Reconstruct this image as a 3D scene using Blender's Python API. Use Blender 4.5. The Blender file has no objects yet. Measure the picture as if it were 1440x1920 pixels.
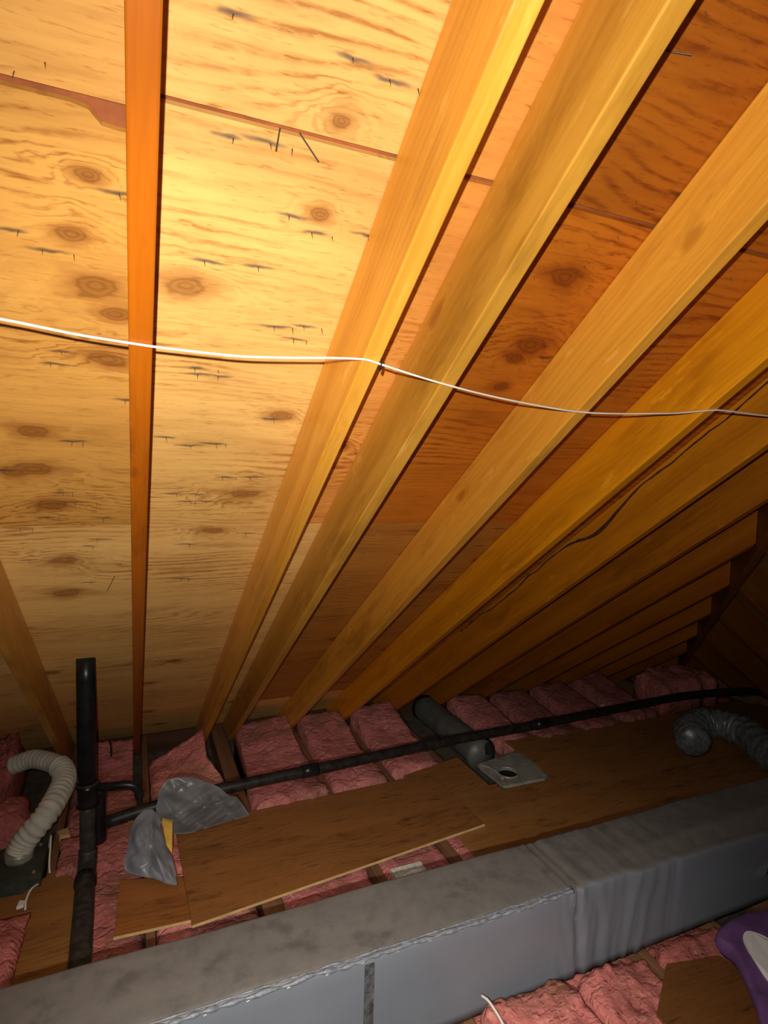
import bpy, bmesh, math, random
from mathutils import Vector, Matrix, noise

SC = bpy.context.scene
COL = SC.collection
# ------------------------------------------------------------------ camera
CAMZ = 1.88
cd = bpy.data.cameras.new('camera'); cam = bpy.data.objects.new('camera', cd); COL.objects.link(cam)
cx = Vector((0.918919, -0.393690, 0.024399)); cy = Vector((0.000726, 0.063546, 0.997979)); cz = cx.cross(cy)
cx.normalize(); cz.normalize(); cy = cz.cross(cx)
cam.matrix_world = Matrix(((cx.x, cy.x, cz.x, 0), (cx.y, cy.y, cz.y, 0), (cx.z, cy.z, cz.z, CAMZ), (0, 0, 0, 1)))
cd.sensor_fit = 'VERTICAL'; cd.sensor_height = 36; cd.lens = 36 * 1086 / 1920; cd.clip_start = 0.01
SC.camera = cam
# ------------------------------------------------------------------ world, lights, exposure
W = bpy.data.worlds.new('world'); SC.world = W; W.use_nodes = True
W.node_tree.nodes['Background'].inputs[0].default_value = (0.5, 0.6, 0.8, 1)
W.node_tree.nodes['Background'].inputs[1].default_value = 0.02
vs = SC.view_settings; vs.view_transform = 'Standard'; vs.look = 'None'; vs.gamma = 1; vs.use_curve_mapping = False
vs.exposure = 0.0
def lamp(name, loc, aim, energy, size, blend, radius, color):
    ld = bpy.data.lights.new(name, 'SPOT'); ld.energy = energy; ld.spot_size = math.radians(size); ld.spot_blend = blend
    ld.shadow_soft_size = radius; ld.color = color
    lo = bpy.data.objects.new(name, ld); COL.objects.link(lo); lo.location = loc
    lo.rotation_euler = (Vector(aim) - Vector(loc)).to_track_quat('-Z', 'Y').to_euler()
    return lo
FL = Vector((-0.03, 0.0, CAMZ + 0.045)); WARM = (1.0, 0.975, 0.93)
lamp('phone_flash', FL, FL + Vector((0.50, 0.86, 0.0)), 88, 160, 1.0, 0.005, WARM)
lamp('phone_flash_beam', FL + Vector((0.0, 0.0, 0.006)), FL + Vector((0.09, 0.985, 0.0)), 76, 62, 1.0, 0.005, WARM)
lamp('floor_fill', (-0.08, -0.05, CAMZ - 0.10), (0.85, 1.95, -0.6), 205, 70, 1.0, 0.012, WARM)  # unseen fill spot, added to brighten the floor and duct

# ------------------------------------------------------------------ constants of the roof
TH = math.radians(35.0); S, Co, T = math.sin(TH), math.cos(TH), math.tan(TH)
DB, DR = 0.802, 0.982                     # distance of rafter undersides / sheathing from the camera point
YR = -1.5                                 # ridge
HIP = 0.895                               # hip line in plan: X = Y + HIP
def zb(y): return CAMZ + (DB - S * y) / Co
def zr(y): return CAMZ + (DR - S * y) / Co
R = random.Random(7)

# ------------------------------------------------------------------ helpers
def link(o, parent=None):
    COL.objects.link(o)
    if parent is not None: o.parent = parent
    return o
def tag(o, label=None, cat=None, group=None, kind=None):
    if label: o['label'] = label
    if cat: o['category'] = cat
    if group: o['group'] = group
    if kind: o['kind'] = kind
    return o
def empty(name, loc, label=None, cat=None, group=None, kind=None):
    o = bpy.data.objects.new(name, None); o.empty_display_size = 0.05; o.location = loc
    link(o); return tag(o, label, cat, group, kind)
def mk(name, verts, faces, mat, parent=None, origin=None, rot=None, smooth=False):
    """verts in world coordinates -> one mesh object with its own origin (rot: 3x3 local frame)"""
    vs_ = [Vector(v) for v in verts]
    if origin is None:
        n = len(vs_); mn = Vector((min(v.x for v in vs_), min(v.y for v in vs_), min(v.z for v in vs_)))
        mx = Vector((max(v.x for v in vs_), max(v.y for v in vs_), max(v.z for v in vs_)))
        origin = Vector(((mn.x + mx.x) / 2, (mn.y + mx.y) / 2, mn.z))
    origin = Vector(origin); Rm = rot or Matrix.Identity(3); Ri = Rm.transposed()
    me = bpy.data.meshes.new(name); me.from_pydata([Ri @ (v - origin) for v in vs_], [], faces)
    bm = bmesh.new(); bm.from_mesh(me); bmesh.ops.recalc_face_normals(bm, faces=bm.faces); bm.to_mesh(me); bm.free()
    if smooth: me.polygons.foreach_set('use_smooth', [True] * len(me.polygons))
    me.materials.append(mat); o = bpy.data.objects.new(name, me)
    pl = parent.location if parent is not None else Vector((0, 0, 0))
    o.location = origin - pl; o.rotation_euler = Rm.to_euler()
    return link(o, parent)
def bevel(o, w=0.003, seg=2):
    m = o.modifiers.new('bevel', 'BEVEL'); m.width = w; m.segments = seg; m.limit_method = 'ANGLE'; return o
def prism(poly, d):
    """poly: list of points; d: extrusion vector"""
    n = len(poly); v = [Vector(p) for p in poly] + [Vector(p) + Vector(d) for p in poly]
    f = [list(range(n))[::-1], list(range(n, 2 * n))] + [[i, (i + 1) % n, n + (i + 1) % n, n + i] for i in range(n)]
    return v, f
def box(x0, x1, y0, y1, z0, z1): return prism([(x0, y0, z0), (x1, y0, z0), (x1, y1, z0), (x0, y1, z0)], (0, 0, z1 - z0))
def joinvf(*parts):
    v, f = [], []
    for a, b in parts:
        k = len(v); v += list(a); f += [[i + k for i in q] for q in b]
    return v, f
def smoothpath(pts, n=8):
    P = [Vector(p) for p in pts]; P = [2 * P[0] - P[1]] + P + [2 * P[-1] - P[-2]]; out = []
    for i in range(1, len(P) - 2):
        for k in range(n):
            t = k / n; a, b, c, d = P[i - 1], P[i], P[i + 1], P[i + 2]
            out.append(0.5 * (2 * b + (c - a) * t + (2 * a - 5 * b + 4 * c - d) * t * t + (3 * b - 3 * c + d - a) * t ** 3))
    out.append(P[-2]); return out
def tube(path, r, seg=12, rf=None, cap=True):
    """r: radius; rf(i, angle) multiplies it"""
    P = [Vector(p) for p in path]; v, f = [], []; up = Vector((0, 0, 1)); prev = None
    for i, p in enumerate(P):
        t = (P[min(i + 1, len(P) - 1)] - P[max(i - 1, 0)]).normalized()
        if prev is None:
            a = t.cross(up); a = a if a.length > 0.1 else t.cross(Vector((1, 0, 0)))
        else: a = prev - t * prev.dot(t)
        a.normalize(); prev = a; b = t.cross(a)
        for k in range(seg):
            an = 2 * math.pi * k / seg; rr = r * (rf(i, an) if rf else 1)
            v.append(p + (a * math.cos(an) + b * math.sin(an)) * rr)
    for i in range(len(P) - 1):
        for k in range(seg):
            f.append([i * seg + k, i * seg + (k + 1) % seg, (i + 1) * seg + (k + 1) % seg, (i + 1) * seg + k])
    if cap: f += [list(range(seg))[::-1], [(len(P) - 1) * seg + k for k in range(seg)]]
    return v, f
def lin(a, b, n): a, b = Vector(a), Vector(b); return [a.lerp(b, i / n) for i in range(n + 1)]
def nz(x, y, z, sc=1.0, o=3): return noise.fractal(Vector((x, y, z)) * sc, 1.0, 2.0, o)

# ------------------------------------------------------------------ materials
class G:
    """small node-graph writer"""
    def __init__(s, name):
        s.m = bpy.data.materials.new(name); s.m.use_nodes = True; s.t = s.m.node_tree; s.b = s.t.nodes['Principled BSDF']
        s.b.inputs['Specular IOR Level'].default_value = 0.3
    def put(s, sock, v):
        if isinstance(v, bpy.types.NodeSocket): s.t.links.new(v, sock)
        elif v is not None: sock.default_value = v
    def n(s, typ, ins=(), out=0, **kw):
        nd = s.t.nodes.new(typ)
        for k, v in kw.items(): setattr(nd, k, v)
        for k, v in (ins.items() if isinstance(ins, dict) else enumerate(ins)): s.put(nd.inputs[k], v)
        return nd.outputs[out]
    def mth(s, op, *a, clamp=False): return s.n('ShaderNodeMath', a, operation=op, use_clamp=clamp)
    def vm(s, op, *a, out=0): return s.n('ShaderNodeVectorMath', a, out=out, operation=op)
    def mix(s, f, a, b, bt='MIX'):
        nd = s.t.nodes.new('ShaderNodeMix'); nd.data_type = 'RGBA'; nd.blend_type = bt
        for k, v in ((0, f), (6, a), (7, b)): s.put(nd.inputs[k], v)
        return nd.outputs[2]
    def mr(s, v, a, b, c=0.0, d=1.0, smooth=True):
        return s.n('ShaderNodeMapRange', {0: v, 1: a, 2: b, 3: c, 4: d}, interpolation_type='SMOOTHSTEP' if smooth else 'LINEAR')
    def obj(s): return s.n('ShaderNodeTexCoord', out=3)
    def noise(s, vec, scale, det=3.0, rough=0.55, out=0): return s.n('ShaderNodeTexNoise', {'Vector': vec, 'Scale': scale, 'Detail': det, 'Roughness': rough}, out=out)
    def bump(s, h, strength=0.3, dist=0.002): s.put(s.b.inputs['Normal'], s.n('ShaderNodeBump', {'Height': h, 'Strength': strength, 'Distance': dist}))
    def done(s, col, rough=0.6, metal=0.0):
        s.put(s.b.inputs['Base Color'], col); s.put(s.b.inputs['Roughness'], rough); s.put(s.b.inputs['Metallic'], metal); return s.m
    def tint(s, col): return s.mix(1.0, col, s.n('ShaderNodeObjectInfo', out=1), 'MULTIPLY')

def plywood(name, dark, light, knots=(), streaks=(), rough=0.62, randknots=True, gk=34.0, gloss=0.3, ringk=0.42, linek=1.0, blotch=0.0):
    """rotary-cut veneer: grain runs along local x; knots (u, v, radius); streaks (u, v, half length)"""
    g = G(name); p = g.obj()
    flat = g.vm('MULTIPLY', p, (1, 1, 0.0))
    sep = g.n('ShaderNodeSeparateXYZ', [flat]); u, v = sep, sep.node.outputs[1]
    dk = None
    for (a, b, r) in knots:
        d = g.vm('LENGTH', g.vm('MULTIPLY_ADD', flat, (0.62 / r, 1 / r, 0), (-a * 0.62 / r, -b / r, 0)), out=1)
        dk = d if dk is None else g.mth('SMOOTH_MIN', dk, d, 0.3)
    if randknots:
        vc = g.n('ShaderNodeTexVoronoi', {'Vector': g.vm('MULTIPLY', flat, (2.1, 3.0, 0)), 'Scale': 1.0}, voronoi_dimensions='2D')
        nd = vc.node; d = g.mth('MULTIPLY', nd.outputs['Distance'], 15.0)
        keep = g.mth('MULTIPLY', g.mth('GREATER_THAN', g.n('ShaderNodeSeparateColor', [nd.outputs['Color']]), 0.45), 50.0)
        d = g.mth('ADD', d, keep); dk = d if dk is None else g.mth('MINIMUM', dk, d)
    wav = g.noise(g.vm('MULTIPLY', flat, (0.75, 2.6, 1)), 1.0, 2.0, 0.5)
    fine = g.noise(g.vm('MULTIPLY', flat, (3.0, 70.0, 1)), 1.0, 3.0, 0.6)
    t = g.mth('MULTIPLY_ADD', v, gk, g.mth('MULTIPLY', wav, gk * 0.42))
    if dk is not None:
        kd = g.noise(g.vm('MULTIPLY', flat, (9.0, 20.0, 1)), 1.0, 3.0, 0.6)
        dk = g.mth('MULTIPLY', dk, g.mr(kd, 0.3, 0.7, 0.62, 1.45, smooth=False))
        pull = g.mth('POWER', 2.718, g.mth('MULTIPLY', g.mth('MULTIPLY', dk, dk), -0.16))
        t = g.mth('ADD', t, g.mth('MULTIPLY', pull, 3.2))
    t = g.mth('ADD', t, g.mth('MULTIPLY', fine, 0.9))
    line = g.mth('POWER', g.mth('MULTIPLY_ADD', g.mth('SINE', g.mth('MULTIPLY', t, 6.283)), 0.5, 0.5), 3.0)
    line = g.mth('MULTIPLY', line, g.mr(g.noise(g.vm('MULTIPLY', flat, (14.0, 60.0, 1)), 1.0, 4.0, 0.65), 0.35, 0.6, 0.25, 1.15))
    big = g.noise(g.vm('MULTIPLY', flat, (1.3, 6.5, 1)), 1.0, 5.0, 0.66)
    lamt = g.mr(g.noise(g.vm('MULTIPLY', flat, (1.0, 2.2, 1)), 1.3, 1.0), 0.42, 0.66, 0.10, 0.8)
    f = g.mth('MULTIPLY', line, g.mth('MULTIPLY', lamt, linek))
    f = g.mth('ADD', f, g.mth('MULTIPLY_ADD', big, 1.3, -0.5), clamp=True)
    f = g.mth('ADD', f, g.mth('MULTIPLY_ADD', fine, 0.55, -0.3), clamp=True)
    fl = g.noise(g.vm('MULTIPLY', flat, (22.0, 150.0, 1)), 1.0, 3.0, 0.6)
    f = g.mth('ADD', f, g.mr(fl, 0.56, 0.72, 0.0, 0.5), clamp=True)
    col = g.mix(f, light, dark)
    cl = g.noise(g.vm('MULTIPLY', flat, (2.6, 8.0, 1)), 1.0, 5.0, 0.62)
    col = g.mix(g.mr(cl, 0.54, 0.74, 0.0, 0.42), col, (dark[0] * .8, dark[1] * .68, dark[2] * .6, 1))
    if dk is not None:
        halo = g.mr(dk, 0.6, 2.4, 0.62, 0.0)
        col = g.mix(halo, col, (dark[0] * .82, dark[1] * .68, dark[2] * .5, 1))
        ring = g.mth('MULTIPLY', g.mr(dk, 1.15, 0.7), g.mth('MULTIPLY_ADD', g.mth('SINE', g.mth('MULTIPLY_ADD', dk, 15.0, g.mth('MULTIPLY', fine, 5.0))), 0.14, ringk))
        col = g.mix(ring, col, (dark[0] * .45, dark[1] * .34, dark[2] * .25, 1))
    if blotch:
        bl = g.noise(g.vm('MULTIPLY', flat, (3.6, 14.0, 1)), 1.0, 6.0, 0.72)
        col = g.mix(g.mr(bl, 0.53, 0.70, 0.0, blotch), col, (dark[0] * .35, dark[1] * .3, dark[2] * .3, 1))
        pb_ = g.noise(g.vm('MULTIPLY', flat, (9.0, 24.0, 1)), 1.0, 4.0, 0.6)
        col = g.mix(g.mr(pb_, 0.62, 0.78, 0.0, 0.35), col, (light[0] * 1.3, light[1] * 1.4, light[2] * 1.6, 1))
    ds = None
    wob = g.vm('ADD', flat, g.vm('MULTIPLY', g.vm('SUBTRACT', g.noise(flat, 30.0, 2.0, out=1), (0.5, 0.5, 0.5)), (0.03, 0.012, 0)))
    for (a, b, r) in streaks:
        h = 0.0052
        d = g.vm('LENGTH', g.vm('MULTIPLY_ADD', wob, (1 / r, 1 / h, 0), (-a / r, -b / h, 0)), out=1)
        ds = d if ds is None else g.mth('MINIMUM', ds, d)
    if ds is not None:
        col = g.mix(g.mr(ds, 1.25, 0.15, 0.0, 0.82), col, (0.075, 0.06, 0.055, 1))
    else:
        sv = g.n('ShaderNodeTexVoronoi', {'Vector': g.vm('MULTIPLY', wob, (3.0, 11.0, 0)), 'Scale': 1.0}, voronoi_dimensions='2D').node
        ofs = g.vm('LENGTH', g.vm('MULTIPLY', g.vm('SUBTRACT', wob, g.vm('MULTIPLY', sv.outputs['Position'], (1 / 3.0, 1 / 11.0, 0))), (22.0, 190.0, 0)), out=1)
        kp = g.mth('LESS_THAN', g.n('ShaderNodeSeparateColor', [sv.outputs['Color']]), 0.45)
        col = g.mix(g.mth('MULTIPLY', kp, g.mr(ofs, 1.2, 0.2, 0.0, 0.7)), col, (0.06, 0.045, 0.035, 1))
    g.bump(g.mth('ADD', g.mth('MULTIPLY', fine, 0.7), g.mth('MULTIPLY', line, -0.35)), 0.35, 0.0012)
    g.b.inputs['Specular IOR Level'].default_value = gloss
    return g.done(g.tint(col), rough)

def lumber(name, dark, light, rough=0.40, gloss=0.5):
    """sawn softwood: grain runs along local x"""
    g = G(name); p0 = g.obj(); rnd = g.n('ShaderNodeObjectInfo', out=5)
    p = g.vm('ADD', p0, g.vm('MULTIPLY', g.n('ShaderNodeCombineXYZ', [rnd, rnd, rnd]), (31.0, 17.0, 11.0)))
    wav = g.noise(g.vm('MULTIPLY', p, (0.7, 4, 4)), 1.0, 2.0)
    fine = g.noise(g.vm('MULTIPLY', p, (4, 130, 130)), 1.0, 3.0, 0.6)
    sep = g.n('ShaderNodeSeparateXYZ', [p]); y, z = sep.node.outputs[1], sep.node.outputs[2]
    vc = g.n('ShaderNodeTexVoronoi', {'Vector': g.vm('MULTIPLY', p, (3.0, 5.5, 5.5)), 'Scale': 1.0}).node
    dk = g.mth('MULTIPLY', vc.outputs['Distance'], 9.0)
    dk = g.mth('ADD', g.mth('MULTIPLY', dk, g.mr(g.noise(g.vm('MULTIPLY', p, (9, 30, 30)), 1.0, 2.0), 0.3, 0.7, 0.7, 1.9, smooth=False)), g.mth('MULTIPLY', g.mth('GREATER_THAN', g.n('ShaderNodeSeparateColor', [vc.outputs['Color']]), 0.35), 50.0))
    pull = g.mth('POWER', 2.718, g.mth('MULTIPLY', g.mth('MULTIPLY', dk, dk), -0.2))
    t = g.mth('ADD', g.mth('MULTIPLY', g.mth('ADD', y, g.mth('MULTIPLY', z, 0.8)), 55.0), g.mth('MULTIPLY', wav, 14.0))
    t = g.mth('ADD', t, g.mth('ADD', g.mth('MULTIPLY', pull, 2.5), g.mth('MULTIPLY', fine, 0.8)))
    line = g.mth('POWER', g.mth('MULTIPLY_ADD', g.mth('SINE', g.mth('MULTIPLY', t, 6.283)), 0.5, 0.5), 2.0)
    big = g.noise(g.vm('MULTIPLY', p, (0.45, 13, 13)), 1.0, 4.0, 0.6)  # lengthwise tone bands, painting soft glossy sheen into the wood
    f = g.mth('ADD', g.mth('MULTIPLY', line, 0.13), g.mth('MULTIPLY_ADD', big, 1.9, -0.68), clamp=True)
    f = g.mth('ADD', f, g.mth('MULTIPLY_ADD', fine, 0.4, -0.2), clamp=True)
    col = g.mix(f, light, dark)
    col = g.mix(g.mr(dk, 1.5, 0.4, 0.0, 0.55), col, (dark[0] * .7, dark[1] * .55, dark[2] * .5, 1))
    gr = g.noise(g.vm('MULTIPLY', p, (1.6, 7.0, 7.0)), 1.0, 5.0, 0.65)
    col = g.mix(g.mr(gr, 0.50, 0.70, 0.0, 0.5), col, (dark[0] * .55, dark[1] * .5, dark[2] * .5, 1))
    # pale scuffs left by the saw and by handling
    sc = g.noise(g.vm('MULTIPLY', p, (6.0, 22.0, 22.0)), 1.0, 4.0, 0.62)
    col = g.mix(g.mr(sc, 0.61, 0.74, 0.0, 0.6), col, (min(1, light[0] * 1.15), min(1, light[1] * 1.35), light[2] * 2.2, 1))
    g.bump(g.mth('ADD', fine, g.mth('MULTIPLY', line, -0.4)), 0.3, 0.001)
    g.b.inputs['Specular IOR Level'].default_value = gloss
    return g.done(g.tint(col), rough)

def plain(name, col, rough=0.5, metal=0.0, var=0.25, sc=12.0, bumpy=0.0, bsc=60.0):
    g = G(name); p = g.obj(); nn = g.noise(p, sc, 4.0, 0.6)
    c = g.mix(g.mr(nn, 0.3, 0.7), (col[0] * (1 - var), col[1] * (1 - var), col[2] * (1 - var), 1), (min(1, col[0] * (1 + var)), min(1, col[1] * (1 + var)), min(1, col[2] * (1 + var)), 1))
    if bumpy: g.bump(g.noise(p, bsc, 3.0), bumpy, 0.003)
    return g.done(g.tint(c), rough, metal)

def insulation(name='fibreglass'):
    g = G(name); p = g.obj()
    q = g.vm('ADD', p, g.vm('MULTIPLY', g.vm('SUBTRACT', g.noise(p, 9.0, 3.0, out=1), (0.5, 0.5, 0.5)), (0.09, 0.09, 0.09)))
    a = g.noise(p, 5.0, 4.0, 0.6); b = g.noise(q, 30.0, 5.0, 0.7); c = g.noise(g.vm('MULTIPLY', q, (28.0, 110.0, 110.0)), 1.0, 3.0, 0.6)
    rid = g.mth('ABSOLUTE', g.mth('SUBTRACT', g.noise(g.vm('MULTIPLY', q, (5.0, 9.0, 7.0)), 1.0, 3.0, 0.55), 0.5))
    col = g.mix(g.mr(a, 0.35, 0.68), (0.66, 0.215, 0.19, 1), (0.42, 0.14, 0.12, 1))
    col = g.mix(g.mr(b, 0.48, 0.72, 0.0, 0.7), col, (0.80, 0.37, 0.29, 1))
    col = g.mix(g.mr(c, 0.55, 0.75, 0.0, 0.35), col, (0.36, 0.12, 0.10, 1))
    col = g.mix(g.mr(g.noise(p, 2.6, 4.0), 0.50, 0.72, 0.0, 0.65), col, (0.28, 0.15, 0.09, 1))
    g.bump(g.mth('ADD', g.mth('ADD', b, g.mth('MULTIPLY', c, 0.5)), g.mr(rid, 0.0, 0.07, -0.45, 0.0)), 0.9, 0.012)
    g.b.inputs['Specular IOR Level'].default_value = 0.05
    return g.done(g.tint(col), 1.0)

def ductjacket(name='duct_jacket'):
    g = G(name); p = g.obj()
    up = g.n('ShaderNodeSeparateXYZ', [g.n('ShaderNodeNewGeometry', out=1)]).node.outputs[2]
    n1 = g.noise(p, 3.0, 4.0, 0.6); n2 = g.noise(p, 14.0, 4.0, 0.65)
    base = g.mix(n1, (0.165, 0.178, 0.20, 1), (0.215, 0.23, 0.255, 1))
    dust = g.mix(g.mr(n2, 0.35, 0.7), (0.175, 0.158, 0.138, 1), (0.14, 0.128, 0.114, 1))
    dust = g.mix(g.mr(g.noise(p, 7.0, 4.0), 0.55, 0.75, 0.0, 0.5), dust, (0.07, 0.06, 0.048, 1))
    f = g.mr(up, 0.45, 0.9)
    g.bump(n2, 0.15, 0.004); g.b.inputs['Specular IOR Level'].default_value = 0.45
    return g.done(g.mix(f, base, dust), g.mr(f, 0.0, 1.0, 0.38, 0.75))

DK, LT = (0.40, 0.165, 0.032, 1), (0.80, 0.465, 0.135, 1)
M = {}
M['ply'] = plywood('plywood_generic', DK, LT)
M['board'] = plywood('floor_plywood', (0.13, 0.05, 0.014, 1), (0.30, 0.125, 0.034, 1), gk=40.0, rough=0.6, ringk=0.1, linek=0.5, blotch=0.68, randknots=False)
M['rafter'] = lumber('rafter_wood', (0.44, 0.17, 0.012, 1), (0.76, 0.38, 0.055, 1))
M['joist'] = lumber('joist_wood', (0.13, 0.06, 0.03, 1), (0.26, 0.125, 0.055, 1), rough=0.7, gloss=0.2)
M['felt'] = plain('roofing_felt', (0.30, 0.085, 0.025), 0.9, var=0.3, sc=9)
M['gypsum'] = plain('gypsum_back', (0.12, 0.09, 0.065), 0.95, var=0.3)
M['pink'] = insulation()
M['duct'] = ductjacket()
M['tape'] = plain('duct_tape', (0.09, 0.09, 0.095), 0.35, var=0.5, sc=40, bumpy=0.4)
M['seam'] = plain('jacket_seam', (0.21, 0.22, 0.24), 0.35, var=0.3, sc=60, bumpy=0.5)
M['black'] = plain('black_plastic', (0.012, 0.012, 0.013), 0.32, var=0.4)
M['dusty'] = plain('dusty_black_plastic', (0.040, 0.034, 0.027), 0.5, var=0.45, sc=25)
M['bark'] = plain('bark', (0.07, 0.022, 0.005), 0.9, var=0.5, sc=40)
M['pipe'] = plain('old_black_pipe', (0.021, 0.017, 0.014), 0.45, var=0.5, sc=25)
M['galv'] = plain('galvanised_steel', (0.36, 0.345, 0.28), 0.42, 0.3, var=0.25, sc=18)
M['greyduct'] = plain('dull_grey_metal', (0.135, 0.135, 0.115), 0.5, 0.25, var=0.25, sc=9)
M['dark'] = plain('dark_recess', (0.008, 0.007, 0.006), 0.8)
M['green'] = plain('green_grey_metal', (0.065, 0.075, 0.055), 0.5, 0.3, var=0.3)
M['hose'] = plain('white_vinyl', (0.62, 0.60, 0.50), 0.5, var=0.15)
M['cable'] = plain('white_cable_jacket', (0.78, 0.72, 0.62), 0.5, var=0.08)
M['steel'] = plain('rusty_nail', (0.10, 0.07, 0.05), 0.5, 0.5)
M['bag'] = plain('grey_plastic_film', (0.19, 0.195, 0.20), 0.33, var=0.2, sc=8, bumpy=0.25, bsc=18)
M['yellow'] = plain('yellow_card', (0.80, 0.50, 0.08), 0.7, var=0.15)
M['palewood'] = plain('pale_wood', (0.62, 0.40, 0.17), 0.7, var=0.15)
M['white'] = plain('white_print', (0.85, 0.84, 0.80), 0.5, var=0.04)
M['offwhite'] = plain('off_white_paint', (0.72, 0.70, 0.58), 0.6, var=0.25, sc=40)
M['purple'] = plain('purple_plastic', (0.155, 0.072, 0.20), 0.5, var=0.2, sc=9, bumpy=0.6, bsc=22)
M['flex'] = plain('silver_flex_jacket', (0.20, 0.215, 0.215), 0.4, 0.3, var=0.4, sc=30, bumpy=0.6, bsc=40)

# ------------------------------------------------------------------ setting: roof deck
ceil_o = None
class Plane:
    """roof plane frame: U horizontal, V down the slope, N outwards; origin above the camera"""
    def __init__(s, U, H):
        s.U = Vector(U); s.H = Vector(H); s.V = s.H * Co + Vector((0, 0, -S)); s.N = s.H * S + Vector((0, 0, Co))
        s.rot = Matrix((s.U, s.V, s.N)).transposed()
        if s.rot.determinant() < 0: s.rot = Matrix((-s.U, s.V, s.N)).transposed(); s.flip = True
        else: s.flip = False
    def at(s, o, u, h, w=0.0):                       # h: horizontal run
        return o + s.U * u + s.H * h + Vector((0, 0, -T * h)) + s.N * w
MAIN = Plane((1, 0, 0), (0, 1, 0)); END = Plane((0, 1, 0), (1, 0, 0)); BACK = Plane((1, 0, 0), (0, -1, 0))
PO = {id(MAIN): Vector((0, 0, CAMZ + DR / Co)), id(END): Vector((HIP, 0, CAMZ + DR / Co)), id(BACK): Vector((0, 2 * YR, CAMZ + DR / Co))}
def clip(poly, a, b, c):
    """keep a*x + b*y >= c"""
    out = []
    for i in range(len(poly)):
        p, q = poly[i - 1], poly[i]; dp, dq = a * p[0] + b * p[1] - c, a * q[0] + b * q[1] - c
        if (dp >= 0) != (dq >= 0):
            t = dp / (dp - dq); out.append((p[0] + (q[0] - p[0]) * t, p[1] + (q[1] - p[1]) * t))
        if dq >= 0: out.append(q)
    return out
XL = -2.6; EAVE = 4.42
# felt seen through the open joints: the structural deck itself
fv, ff = [], []
def deck(pl, poly):
    o = PO[id(pl)]; v, f = prism([pl.at(o, u, h, 0.014) for u, h in poly], pl.N * 0.02); return v, f
mainpoly = [(XL, YR), (YR + HIP, YR), (EAVE + HIP, EAVE), (XL, EAVE)]
endpoly = clip(clip([(2 * YR - EAVE, YR), (EAVE, YR), (EAVE, EAVE), (2 * YR - EAVE, EAVE)], -1, 1, 0), 1, 1, 2 * YR)
backpoly = [(XL, YR), (YR + HIP, YR), (EAVE + HIP, EAVE), (XL, EAVE)]
ceil_v, ceil_f = joinvf(deck(MAIN, mainpoly), deck(END, endpoly), deck(BACK, backpoly))
ceil_o = mk('ceiling', ceil_v, ceil_f, M['felt'], origin=(0, 0, 0)); tag(ceil_o, kind='structure')


# plywood sheets, each one a part of the ceiling
KN = [(-0.099,1.393,0.017),(-0.067,1.491,0.026),(-0.037,1.555,0.022),(-0.055,1.676,0.023),(-0.068,1.282,0.012),(0.089,1.463,0.025),(0.308,1.267,0.012),(0.301,1.109,0.012),(-0.225,1.937,0.021),(0.350,1.822,0.020),(-0.236,2.090,0.029),(-0.210,2.256,0.027),(0.302,2.196,0.030),(-0.227,2.859,0.035),(0.238,2.418,0.022),(0.882,1.294,0.024),(0.915,1.488,0.029),(0.855,1.128,0.020),(0.918,1.643,0.018),(0.898,1.540,0.017),(-0.214,2.599,0.028),(-0.278,2.104,0.023)]
ST = [(-0.103,1.137),(-0.146,1.158),(0.123,1.017),(0.134,1.174),(0.188,1.168),(0.262,1.281),(0.308,1.305),(0.125,1.402),(0.215,1.396),(0.403,1.288),(-0.189,1.402),(-0.138,1.432),(0.277,1.534),(0.337,1.524),(0.328,1.564),(-0.152,1.705),(-0.137,1.668),(-0.025,1.302),(0.128,1.679),(0.137,1.698),(0.182,1.698),(0.070,1.934),(0.130,1.963),(0.190,1.951),(0.243,2.106),(0.319,2.103),(0.102,2.197),(0.169,2.199),(0.142,2.238),(0.191,2.237),(-0.142,1.966),(-0.186,2.198),(-0.150,2.244),(-0.235,2.328),(-0.083,2.333),(-0.136,2.508),(-0.103,2.463),(-0.314,2.592),(-0.151,2.778),(0.149,2.779),(0.177,2.782),(0.319,1.838),(0.355,2.440),(0.159,2.508),(-0.301,2.098),(-0.311,2.388),(-0.015,1.802),(0.981,1.524),(0.360,1.034),(0.292,1.022)]
def sheet(pl, u0, u1, h0, h1, clips=(), mat='ply', col=(1, 1, 1, 1), top=None):
    o = PO[id(pl)]; poly = top or [(u0, h0), (u1, h0), (u1, h1), (u0, h1)]
    for c in clips: poly = clip(poly, *c)
    if len(poly) < 3: return
    v, f = prism([pl.at(o, u, h) for u, h in poly], pl.N * 0.0125)
    ob = mk('plywood_sheet', v, f, M[mat] if isinstance(mat, str) else mat, ceil_o, origin=o, rot=pl.rot); ob.color = col; return ob
rows = [YR + 0.004, -0.05, 0.95, 1.949, 2.948, 3.946, EAVE]
def feat(lst, u0, u1, h0, h1): return [k for k in lst if u0 <= k[0] <= u1 and h0 / Co <= k[1] <= h1 / Co]
butts = {0: [-1.6, 0.62, 3.2], 1: [0.012, 0.426, 0.619, 2.65], 2: [0.012, 0.426, 0.619, 2.65], 3: [-0.80, 0.619, 2.65, 4.9], 4: [0.012, 0.619, 2.245, 4.68], 5: [-0.80, 1.43, 3.86]}
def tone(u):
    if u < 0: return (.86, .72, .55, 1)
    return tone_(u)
def tone_(u):      # decking tint reddens and darkens to the right, light falloff put into the colour
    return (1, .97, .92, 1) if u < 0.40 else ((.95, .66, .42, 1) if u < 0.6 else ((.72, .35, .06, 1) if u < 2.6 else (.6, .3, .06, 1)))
def tone_low(u): return (1.12, 1.1, 1.12, 1) if u < 0.6 else (.66, .44, .2, 1)  # right-hand sheets darkened to carry the light's falloff
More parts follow.
